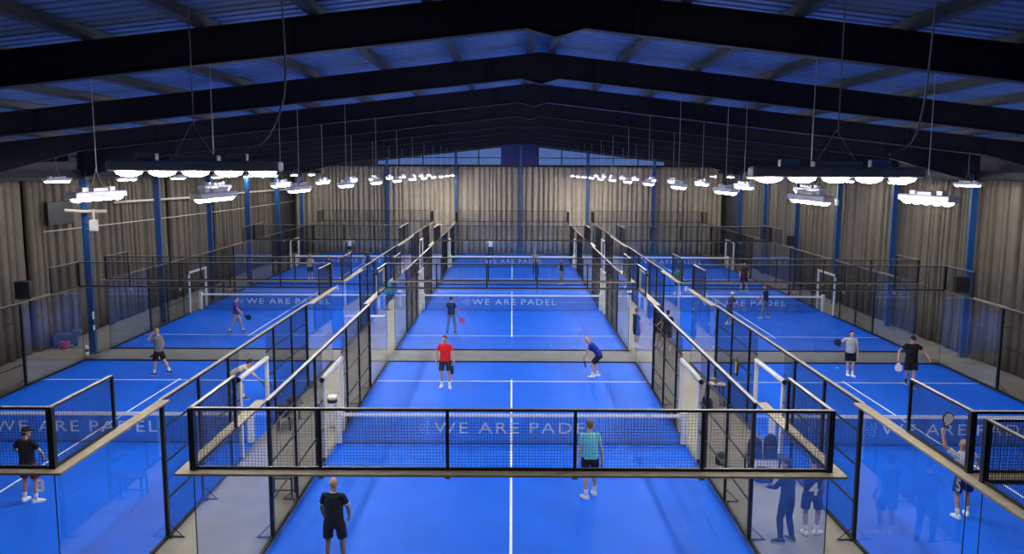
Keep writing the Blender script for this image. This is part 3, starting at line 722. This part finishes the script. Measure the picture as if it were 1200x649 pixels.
# second row
g = person('person in dark tee and grey trousers carrying a pink racket on the second middle court', -2.85, 25.8, -25, 1.76, feet=((-.20,-.08),(.16,.10)), foot_yaw=(20,-10), hands=((-.24,.10,.90),(.30,.10,.88)), top=(.02,.022,.045), bottom=(.24,.26,.28), long_legs=True,
       hair=(.03,.02,.016), curl=(.5,1.0), fine=False, shoes=(.05,.05,.05))
racket('pink padel racket carried by the person in grey trousers', g[1], (.55,-.1,-.55), (.2,1,.2), (.75,.12,.22), (.70,.10,.20))
g = person('person in purple tee and pale shorts striding across the second left court', -12.9, 25.55, -86, 1.76, feet=((-.10,.30),(.10,-.34)), foot_yaw=(0,0), foot_z=(0,.03), hands=((-.20,.16,1.02),(.22,.30,.98)), top=(.13,.035,.20), bottom=(.42,.36,.33), hair=(.10,.07,.05), fine=False, head=(0,6), curl=(.8,1.0), shoes=(.08,.05,.06))
racket('black padel racket pointed forward by the person in purple', g[1], (.85,.0,-.35), (0,1,.1), (.02,.02,.03), (.02,.02,.03))
g = person('person in white cap and dark kit stepping forward on the second right court', 10.95, 28.5, -70, 1.72, lean=16, hip=.88, feet=((-.14,.26),(.12,-.22)), foot_yaw=(0,-10), hands=((-.24,.34,1.0),(.26,.40,.98)), top=(.03,.03,.045), bottom=(.02,.02,.03), hat=(.80,.78,.70), hair=(.3,.2,.1), fine=False, curl=(.8,1.0))
racket('blue grey padel racket held by the person in the white cap', g[1], (.8,.1,-.5), (0,1,.2), (.20,.24,.36), (.12,.14,.22))
g = person('person in red cap, navy tee and grey jeans on the second right court', 13.3, 30.25, 55, 1.78, feet=((-.16,.12),(.18,-.14)), foot_yaw=(10,-10), hands=((-.18,.34,1.02),(.24,.20,.98)), top=(.02,.028,.075), bottom=(.15,.17,.22), long_legs=True, hat=(.28,.04,.05), hair=(.05,.03,.02), fine=False, curl=(.8,.8), shoes=(.4,.3,.3))
g = person('person in black, leftmost of the three standing in the right aisle', 5.42, 22.85, -62, 1.76, hands=((-.14,.36,1.06),(.24,.10,.88)), top=BLK, bottom=BLK, hair=(.2,.12,.07), fine=False, elbow=((-.7,-.8,-.2),(.7,-.8,-.2)), curl=(.7,.4))
g = person('person in black tee and shorts, rightmost of the three in the right aisle', 6.68, 22.3, 0, 1.76, hands=((-.26,.10,.88),(.30,.05,.84)), feet=((-.14,.06),(.10,-.10)), top=BLK, bottom=BLK, hair=(.03,.02,.015), fine=False)
g = person('person in dark top half hidden between the two others in the right aisle', 6.45, 23.35, 150, 1.74, hands=((-.16,.34,1.06),(.2,.30,1.05)), top=(.03,.02,.035), bottom=BLK, hair=(.04,.03,.02), fine=False, curl=(.7,.7))
g = person('person in green top and dark shorts far up the second right court', 10.35, 38.4, 0, 1.74, feet=((-.16,.10),(.16,-.10)), hands=((-.32,.16,.98),(.28,.16,.95)), top=(.06,.22,.10), bottom=(.03,.03,.04), hair=(.05,.03,.02), fine=False)
g = person('person in dark red kit at the far end of the second right court', 14.95, 40.2, 176, 1.80, feet=((-.18,.02),(.20,-.02)), hands=((-.20,.26,.98),(.30,.12,.92)), top=(.05,.012,.022), bottom=(.015,.012,.016), hair=(.22,.14,.09), fine=False, curl=(.7,.4))
# back row
g = person('person in white tee and navy trousers with arms out on the back middle court', -1.9, 60.2, 178, 1.78, hands=((-.52,.20,1.28),(.34,.20,1.05)), elbow=((-1,-.3,-.3),(1,-.3,-.3)), top=WHITE, bottom=(.015,.02,.06), long_legs=True, hair=(.28,.17,.1), fine=False, feet=((-.18,.02),(.18,-.02)))
g = person('person in grey tee and blue jeans stepping on the back middle court', 1.7, 47.9, -15, 1.80, feet=((-.10,-.10),(.22,.14)), hands=((-.26,.10,.9),(.26,.12,.9)), top=(.30,.30,.34), bottom=(.03,.055,.17), long_legs=True, hair=(.4,.3,.22), fine=False, shoes=(.05,.05,.06))
g = person('person in black tee and beige trousers on the back middle court', 3.34, 40.95 + 1.8, 80, 1.78, feet=((-.12,.06),(.14,-.08)), hands=((-.16,.36,1.02),(.24,.28,1.04)), top=BLK, bottom=(.42,.34,.26), long_legs=True, hair=(.30,.18,.12), fine=False, curl=(.8,.8))
g = person('person in cream tee and dark shorts with back turned on the back left court', -14.05, 44.5, -12, 1.80, feet=((-.14,.06),(.18,-.08)), hands=((-.3,.1,.9),(.26,.2,.95)), top=(.66,.58,.38), bottom=(.02,.02,.025), hair=(.4,.28,.15), fine=False)
g = person('person in dark tee and grey shorts inside the near corner of the back left court', -12.5, 43.3, 4, 1.80, feet=((-.12,.04),(.14,-.04)), hands=((-.26,.12,.9),(.26,.12,.9)), top=(.03,.032,.05), bottom=(.16,.15,.15), hair=(.3,.24,.18), fine=False)
g = person('person in white tee and navy shorts by the far wall of the back left court', -14.4, 60.3, 176, 1.78, hands=((-.46,.22,1.15),(.40,.24,1.12)), top=(.70,.70,.70), bottom=(.015,.02,.07), hair=(.2,.12,.08), fine=False, elbow=((-1,-.3,-.3),(1,-.3,-.3)))
g = person('person in dark top crouching forward near the net of the back left court', -11.0, 50.6, 60, 1.76, lean=30, hip=.84, feet=((-.2,.14),(.2,-.14)), hands=((-.16,.42,.85),(.2,.42,.85)), top=(.02,.025,.05), bottom=(.03,.04,.08), hair=(.03,.02,.015), fine=False)

# ------------------------------------------------------------------ things around the courts
def ball(x, y, z, label):
    m = MB(); m.ellipsoid((0,0,0), (.034,.034,.034), None, 16, 10)
    o = m.build('padel_ball', M['ball'], None, True, (x, y, z)); tag(o, label, 'ball', 'padel balls'); return o
for x, y, z, lab in [(2.69,22.6,.047,'yellow ball on the second middle court, just inside its near glass'),
                     (1.72,22.95,.047,'yellow ball at the near glass of the second middle court, closest to the centre'),
                     (4.42,23.1,.047,'yellow ball in the right near corner of the second middle court'),
                     (2.66,18.25,.047,'yellow ball on the blue turf at the feet of the stooping person'),
                     (12.78,19.15,.047,'yellow ball on the turf beside the person in pale grey'),
                     (18.2,26.9,.035,'yellow ball on the grey floor between the right fence and drapes'),
                     (15.54,48.4,.047,'yellow ball lying on the back right court'),
                     (-7.9,15.0,.047,'yellow ball on the front left court near the lunging person'),
                     (9.5,6.0,1.32,'yellow ball in the air in front of the person in white and navy'),
                     (1.95,47.2,2.05,'yellow ball in the air over the person in blue jeans')]:
    ball(x, y, z, lab)
def bin_(x, y, label):
    t = tag(empty('litter_bin', (x, y, 0)), label, 'bin', 'grey litter bins in the aisles'); t.scale = (.74, .74, .95)
    MB().lathe([(.15,0),(.165,.05),(.18,.78),(.185,.80)], 20).build('bin_body', M['house'], t, True)
    MB().lathe([(.19,.78),(.20,.80),(.20,.86),(.19,.88)], 20).build('collar', M['plastic_black'], t, True)
    m = MB(); rnd = random.Random(3)
    m.loft([[(r*math.cos(2*PI*k/18)*(1+.06*math.sin(k*2.3)), r*math.sin(2*PI*k/18)*(1+.06*math.cos(k*1.7)), z + .02*math.sin(k*1.9)) for k in range(18)] for r, z in ((.185,.88),(.20,.93),(.19,.98),(.15,1.01),(.12,.98),(.10,.90))])
    m.build('bin_bag', M['plastic_white'], t, True)
bin_(-5.38, 11.6, 'grey bin with a white bag beside the left gateway of the front middle court')
bin_(6.6, 33.5, 'grey bin with a white bag far along the right aisle')
bin_(-6.3, 33.3, 'grey bin with a white bag far along the left aisle')
# black steel bench frame in the left aisle
t = tag(empty('bench', (-5.42, 6.3, 0), 0), 'small black steel bench standing in the left aisle beside the fence', 'bench')
MB().rbox((0,0,.46), (.55,.34,.035), .008).build('seat', M['black'], t)
for a in (-.25, .25):
    for b in (-.14, .14): MB().box(a-.02, a+.02, b-.02, b+.02, 0, .445).build('leg', M['black'], t)
MB().box(-.25, .25, -.012, .012, .10, .13).box(-.262, -.238, -.14, .14, .10, .13).box(.238, .262, -.14, .14, .10, .13).build('stretcher', M['black'], t)
# slatted bench with bags further up the left aisle
t = tag(empty('slatted_bench', (-6.72, 11.7, 0), R(90)), 'low dark slatted bench in the left aisle under bags', 'bench')
for k in range(4): MB().rbox((0, -.15+.10*k, .43), (1.3,.08,.03), .008).build('slat', M['plastic_black'], t)
for a in (-.55, .55):
    MB().bar((a,-.16,.41), (a,-.18,0), .04, .04).build('leg', M['black'], t); MB().bar((a,.16,.41), (a,.18,0), .04, .04).build('leg', M['black'], t)
def bag(x, y, z, rz, col, label, size=(.34,.22,.46), acc=None, tilt=0):
    t = tag(empty('backpack', (x, y, z), rz), label, 'bag', 'bags left in the aisles'); t.rotation_euler = (tilt, 0, rz); w, d, h = size
    m = MB()
    m.loft([[(math.copysign(abs(math.cos(2*PI*k/20))**.55, math.cos(2*PI*k/20))*w/2*f, math.copysign(abs(math.sin(2*PI*k/20))**.6, math.sin(2*PI*k/20))*d/2*f, zz*h) for k in range(20)] for zz, f in ((0,.80),(.03,.95),(.2,1.03),(.6,1.0),(.82,.9),(.94,.68),(1.0,.35))])
    b = m.build('bag_body', cloth(col), t, True)
    MB().rbox((0,-d/2-.015,h*.34), (w*.72,.07,h*.42), .025).build('front_pocket', cloth(acc or col), t, True)
    for q in (-1, 1): MB().tube([(q*w*.22, d*.40, h*.90), (q*w*.26, d*.62, h*.62), (q*w*.30, d*.55, h*.2)], [(.028,.008)]*3, 8).build('strap', M['plastic_black'], t)
    MB().tube([(-.05,.0,h*.96), (-.03,0,h*1.05), (.03,0,h*1.05), (.05,0,h*.96)], .009, 6).build('carry_loop', M['plastic_black'], t)
    return t
bag(-6.78, 11.35, .447, R(80), (.02,.022,.03), 'black bag on the slatted bench in the left aisle', (.44,.24,.30))
bag(-6.74, 12.0, .447, R(95), (.03,.03,.035), 'charcoal bag with teal pocket on the slatted bench in the left aisle', (.36,.22,.34), (.04,.30,.28))
bag(5.55, 8.5, 0, R(20), (.025,.03,.02), 'small dark bag with green pocket beside the right gateway post', (.30,.20,.32), (.14,.34,.05))
t = tag(empty('long_bench', (6.5, 7.9, 0), R(0)), 'dark bench in the right aisle under the heap of backpacks', 'bench')
for k in range(4): MB().rbox((0, -.16+.107*k, .43), (1.05,.09,.03), .008).build('slat', M['plastic_black'], t)
for a in (-.45, .45):
    MB().bar((a,-.16,.41), (a,-.18,0), .04, .04).build('leg', M['black'], t); MB().bar((a,.16,.41), (a,.18,0), .04, .04).build('leg', M['black'], t)
bag(6.22, 7.84, .447, R(8), (.015,.022,.045), 'dark navy backpack at the left end of the bench in the right aisle', (.36,.25,.50))
bag(6.62, 7.86, .447, R(-12), (.02,.02,.025), 'tall black backpack on the bench in the right aisle', (.34,.26,.58))
bag(6.30, 7.30, 0, R(-20), (.03,.035,.06), 'slate bag on the floor before the bench in the right aisle', (.44,.28,.36))
# table with towels and a tub of balls in the right aisle
t = tag(empty('side_table', (6.72, 14.1, 0)), 'small black table in the right aisle covered with towels and clutter', 'table')
MB().rbox((0,0,.70), (.62,.62,.03), .01).build('table_top', M['plastic_black'], t)
for a in (-.26, .26):
    for b in (-.26, .26): MB().tube([(a*.8,b*.8,.69), (a*1.05,b*1.05,0)], .016, 8).build('leg', M['black'], t)
def towel(x, y, z, rz, col, label, w=.28, d=.22, hh=.07):
    m = MB(); nx, ny = 12, 8; rnd = random.Random(int(x*100)); top = []; bot = []
    for j in range(ny+1):
        for i in range(nx+1):
            u, v = i/nx-.5, j/ny-.5; e = 1 - max(abs(u), abs(v))*2
            top.append((u*w, v*d, .012 + hh*min(1, e*2.2)*(.7+.3*math.sin(u*15+v*9)+rnd.uniform(-.08,.08)))); bot.append((u*w, v*d, .0))
    n = (nx+1)*(ny+1); fs = []
    for j in range(ny):
        for i in range(nx):
            a = j*(nx+1)+i; fs.append((a, a+1, a+nx+2, a+nx+1)); fs.append((n+a+1, n+a, n+a+nx+1, n+a+nx+2))
    edge = [i for i in range(nx+1)] + [(j+1)*(nx+1)+nx for j in range(ny)] + [ny*(nx+1)+nx-1-i for i in range(nx)] + [(ny-1-j)*(nx+1) for j in range(ny-1)]
    for a, b in zip(edge, edge[1:]+edge[:1]): fs.append((b, a, n+a, n+b))
    m.add(top+bot, fs); o = m.build('towel', cloth(col), None, True, (x, y, z), (0,0,rz)); tag(o, label, 'towel', 'towels on the side table')
towel(6.56, 14.0, .716, .3, (.72,.70,.66), 'crumpled white towel on the left of the small black table')
towel(6.89, 13.92, .716, -.4, (.62,.52,.42), 'crumpled cream towel on the right of the small black table')
t = tag(empty('ball_tub', (6.70, 14.24, .716)), 'round yellow tub on the small black table', 'tub')
MB().lathe([(.07,0),(.085,.14),(.09,.15),(.078,.145),(.065,.02)], 18).build('tub_body', material('yellow_plastic', (.62,.60,.08), .5), t, True)
bag(6.28, 13.45, 0, R(-40), (.012,.012,.015), 'black bag on the floor under the table in the right aisle', (.46,.28,.44))
# yellow and black racket cover hung on the fence
t = tag(empty('racket_cover', (7.12, 13.0, 1.50)), 'black and yellow racket cover hanging on the fence of the right aisle', 'bag'); t.rotation_euler = (0, 0, R(-90))
ov = [(.17*math.cos(2*PI*k/24)*(1 if math.sin(2*PI*k/24) > 0 else .72), .25*math.sin(2*PI*k/24)) for k in range(24)]
MB().loft([[(u*f, y, v*f) for u, v in ov] for y, f in ((-.035,.86),(-.02,1),(.02,1),(.035,.86))]).build('cover_body', cloth((.03,.03,.03)), t, True)
MB().rbox((.02,-.040,.03), (.10,.02,.36), .008).build('yellow_panel', material('yellow_fabric', (.75,.50,.03), .6), t)
MB().tube([(-.05,0,.235), (0,0,.36), (.05,0,.235)], .008, 6).build('hanging_loop', M['plastic_black'], t)
# white table in the left aisle of the second row
t = tag(empty('white_table', (-6.6, 27.3, 0)), 'small white table in the left aisle beside the second left court', 'table')
MB().rbox((0,0,.55), (.75,.5,.04), .012).build('table_top', M['plastic_white'], t)
for a in (-.3, .3):
    for b in (-.18, .18): MB().tube([(a,b,.54), (a*1.1,b*1.1,0)], .018, 8).build('leg', M['plastic_white'], t)
# teal jacket stand
t = tag(empty('coat_stand', (-6.85, 32.4, 0)), 'black stand in the left aisle hung with a teal jacket', 'stand')
MB().tube([(0,0,.02), (0,0,1.62)], .018, 8).build('pole', M['black'], t); MB().lathe([(.20,0),(.20,.02),(.05,.035)], 16).build('base', M['black'], t)
MB().bar((-.2,0,1.55), (.2,0,1.55), .02, .02).build('cross_arm', M['black'], t)
jk = tag(MB().loft([[(w2*math.cos(2*PI*k/16), d2*math.sin(2*PI*k/16)*(1+.12*math.sin(k*2.5)), z) for k in range(16)] for w2, d2, z in ((.25,.10,.80),(.24,.11,1.1),(.25,.10,1.40),(.20,.07,1.53),(.08,.05,1.57))]).build('jacket', cloth((.03,.26,.27)), None, True, (-6.85, 32.4, 0)), 'teal jacket hanging on the black stand in the left aisle', 'jacket')
# cleaning cart by the left drapes
t = tag(empty('cleaning_cart', (-19.3, 22.6, 0), R(20)), 'dark blue cleaning cart with a red bucket and upright handle by the left drapes', 'cart')
m1 = material('navy_plastic', (.02,.05,.12), .5)
MB().rbox((0,0,.34), (.95,.5,.42), .04).build('cart_body', m1, t); MB().rbox((.42,0,.62), (.34,.46,.20), .04).build('cart_bin', m1, t)
MB().lathe([(.15,0),(.19,.26),(.20,.27),(.18,.26),(.14,.02)], 18, (.0,-.42,.02)).build('bucket', material('red_plastic', (.62,.05,.09), .45), t, True)
MB().tube([(.30,.1,.5), (.30,.16,2.3)], .022, 8).build('handle', M['black'], t)
for a in (-.36, .36):
    for b in (-.2, .2): MB().tube([(a, b-.02, .065), (a, b+.02, .065)], .065, 14).build('wheel', M['plastic_black'], t)
t = tag(empty('broom', (-18.6, 22.3, .03), R(70)), 'pale broom lying on the floor before the cleaning cart', 'broom')
MB().tube([(0,-.7,.02), (0,.7,.02)], .015, 8).build('handle', M['pipe'], t); MB().rbox((0,.75,.02), (.34,.08,.05), .01).build('broom_head', M['plastic_white'], t)
# black loudspeakers over the outer fences
def speaker(x, y, rz, label):
    t = tag(empty('loudspeaker', (x, y, 2.995), rz), label, 'loudspeaker', 'black loudspeakers on the outer fences')
    MB().rbox((0,0,.35), (.50,.34,.64), .025).build('cabinet', M['plastic_black'], t); MB().rbox((0,-.175,.36), (.44,.012,.56), .004).build('front_grille', M['wire'], t)
    MB().box(-.05,.05,-.05,.05,.012,.04).build('bracket', M['black'], t)
speaker(-17.50, 16.75, R(15), 'black loudspeaker on top of the left fence of the front left court')
speaker(17.53, 19.4, R(-10), 'black loudspeaker on top of the right fence of the front right court')
speaker(17.53, 39.4, R(-10), 'black loudspeaker on top of the right fence of the second right court')
# fittings on the left wall and columns
tag(MB().tube([(-19.66,28.4,6.0), (-19.66,32,5.97), (-19.66,40,5.90), (-19.66,50,5.94), (-19.66,62.5,5.9)], .065, 10).build('wall_pipe', M['pipe'], None, True), 'long pale pipe running high along the left drapes', 'pipe')
tag(MB().tube([(-19.62,22.0,5.02), (-19.62,34,4.9), (-19.62,46,4.82), (-19.62,62,4.8)], .022, 8).build('wall_conduit', M['pipe'], None, True), 'thin pale conduit below the long pipe on the left drapes', 'conduit')
t = tag(empty('electric_box', (-17.08, 21.16, 5.36)), 'white electric box fixed to the nearest blue column on the left', 'electric box')
MB().rbox((0,0,0), (.30,.16,.46), .015).build('box_body', M['plastic_white'], t); MB().rbox((0,-.085,0), (.25,.012,.40), .004).build('box_door', M['plastic_white'], t)
MB().tube([(.02,0,.22), (.02,0,.66)], .045, 10).build('conduit', M['pipe'], t); MB().tube([(-.30,.02,.12), (-.14,.02,.12)], .02, 8).tube([(-.30,.02,-.12), (-.14,.02,-.12)], .02, 8).build('bracket', M['grey_metal'], t)
tag(MB().tube([(-18.1,20.9,5.98), (-17.5,21.2,5.92), (-16.9,21.9,5.90)], .07, 10).build('duct', M['pipe'], None, True), 'short pale duct over the white electric box on the left', 'duct')
tag(MB().rbox((-19.66,23.4,5.74), (.10,2.0,1.0), .02).build('opening_board', M['black']), 'dark board added for the opening in the left drapes near the first blue column', 'board')  # added black board stands in for a dark opening in the drapes
for x, y, z, lab in ((18.68, 35.16, 5.9, 'small cream junction box high on a right blue column'), ):
    t = tag(empty('junction_box', (x, y, z)), lab, 'junction box'); MB().rbox((0,0,0), (.12,.26,.34), .015).build('box_body', M['plastic_white'], t); MB().tube([(0,0,.16),(0,0,1.0)], .02, 8).build('conduit', M['plastic_white'], t)
for z, h, lab in ((1.62,.32,'upper small white notice on the nearest left blue column'), (1.10,.20,'lower small white notice on the nearest left blue column')):
    tag(MB().rbox((-17.37, 21.24, z), (.012,.13,h), .004).build('notice', M['plastic_white']), lab, 'notice', 'notices on the blue column')
t = tag(empty('floor_bollard', (-17.55, 20.9, 0)), 'short white and black post standing at the foot of the left blue column', 'bollard')
MB().lathe([(.07,0),(.07,.16)], 14).build('lower_band', M['plastic_white'], t, True); MB().lathe([(.07,.16),(.07,.26)], 14).build('black_band', M['plastic_black'], t, True); MB().lathe([(.07,.26),(.07,.40),(.04,.43)], 14).build('upper_band', M['plastic_white'], t, True)
t = tag(empty('fire_extinguisher', (-17.4, 51.4, 0)), 'red fire extinguisher on the floor beside the back left court', 'fire extinguisher')
MB().lathe([(.10,0),(.11,.03),(.11,.50),(.08,.58),(.04,.62)], 16).build('cylinder', material('signal_red', (.6,.03,.03), .35), t, True); MB().lathe([(.035,.62),(.03,.70)], 10).bar((0,0,.70), (0,-.16,.74), .03, .02).build('valve', M['plastic_black'], t); MB().tube([(.03,-.03,.66), (.13,-.06,.55), (.13,-.06,.2)], .014, 7).build('hose', M['plastic_black'], t)
# ------------------------------------------------------------------ camera, world, colour
cam = bpy.data.cameras.new('camera'); co = bpy.data.objects.new('camera', cam); COL.objects.link(co)
cam.sensor_width = 36; cam.sensor_fit = 'HORIZONTAL'; cam.lens = 966.71*36/1200; cam.clip_start = .1; cam.clip_end = 300
co.matrix_world = Matrix.Translation((0, -12.49, 7.695)) @ Matrix.Rotation(PI/2 - .12946, 4, 'X') @ Matrix.Rotation(.00448, 4, 'Z')
scene.camera = co
w = bpy.data.worlds.new('night'); scene.world = w; w.use_nodes = True
w.node_tree.nodes['Background'].inputs[0].default_value = (.02, .04, .1, 1); w.node_tree.nodes['Background'].inputs[1].default_value = .05
scene.view_settings.view_transform = 'Standard'; scene.view_settings.look = 'None'; scene.view_settings.gamma = 1
scene.view_settings.use_curve_mapping = False; scene.view_settings.exposure = 0.27
try:
    scene.cycles.transparent_max_bounces = 64; scene.cycles.max_bounces = 8; scene.cycles.diffuse_bounces = 4; scene.cycles.glossy_bounces = 4
    scene.cycles.caustics_reflective = False; scene.cycles.caustics_refractive = False
    scene.cycles.sample_clamp_indirect = 8
except Exception:
    pass
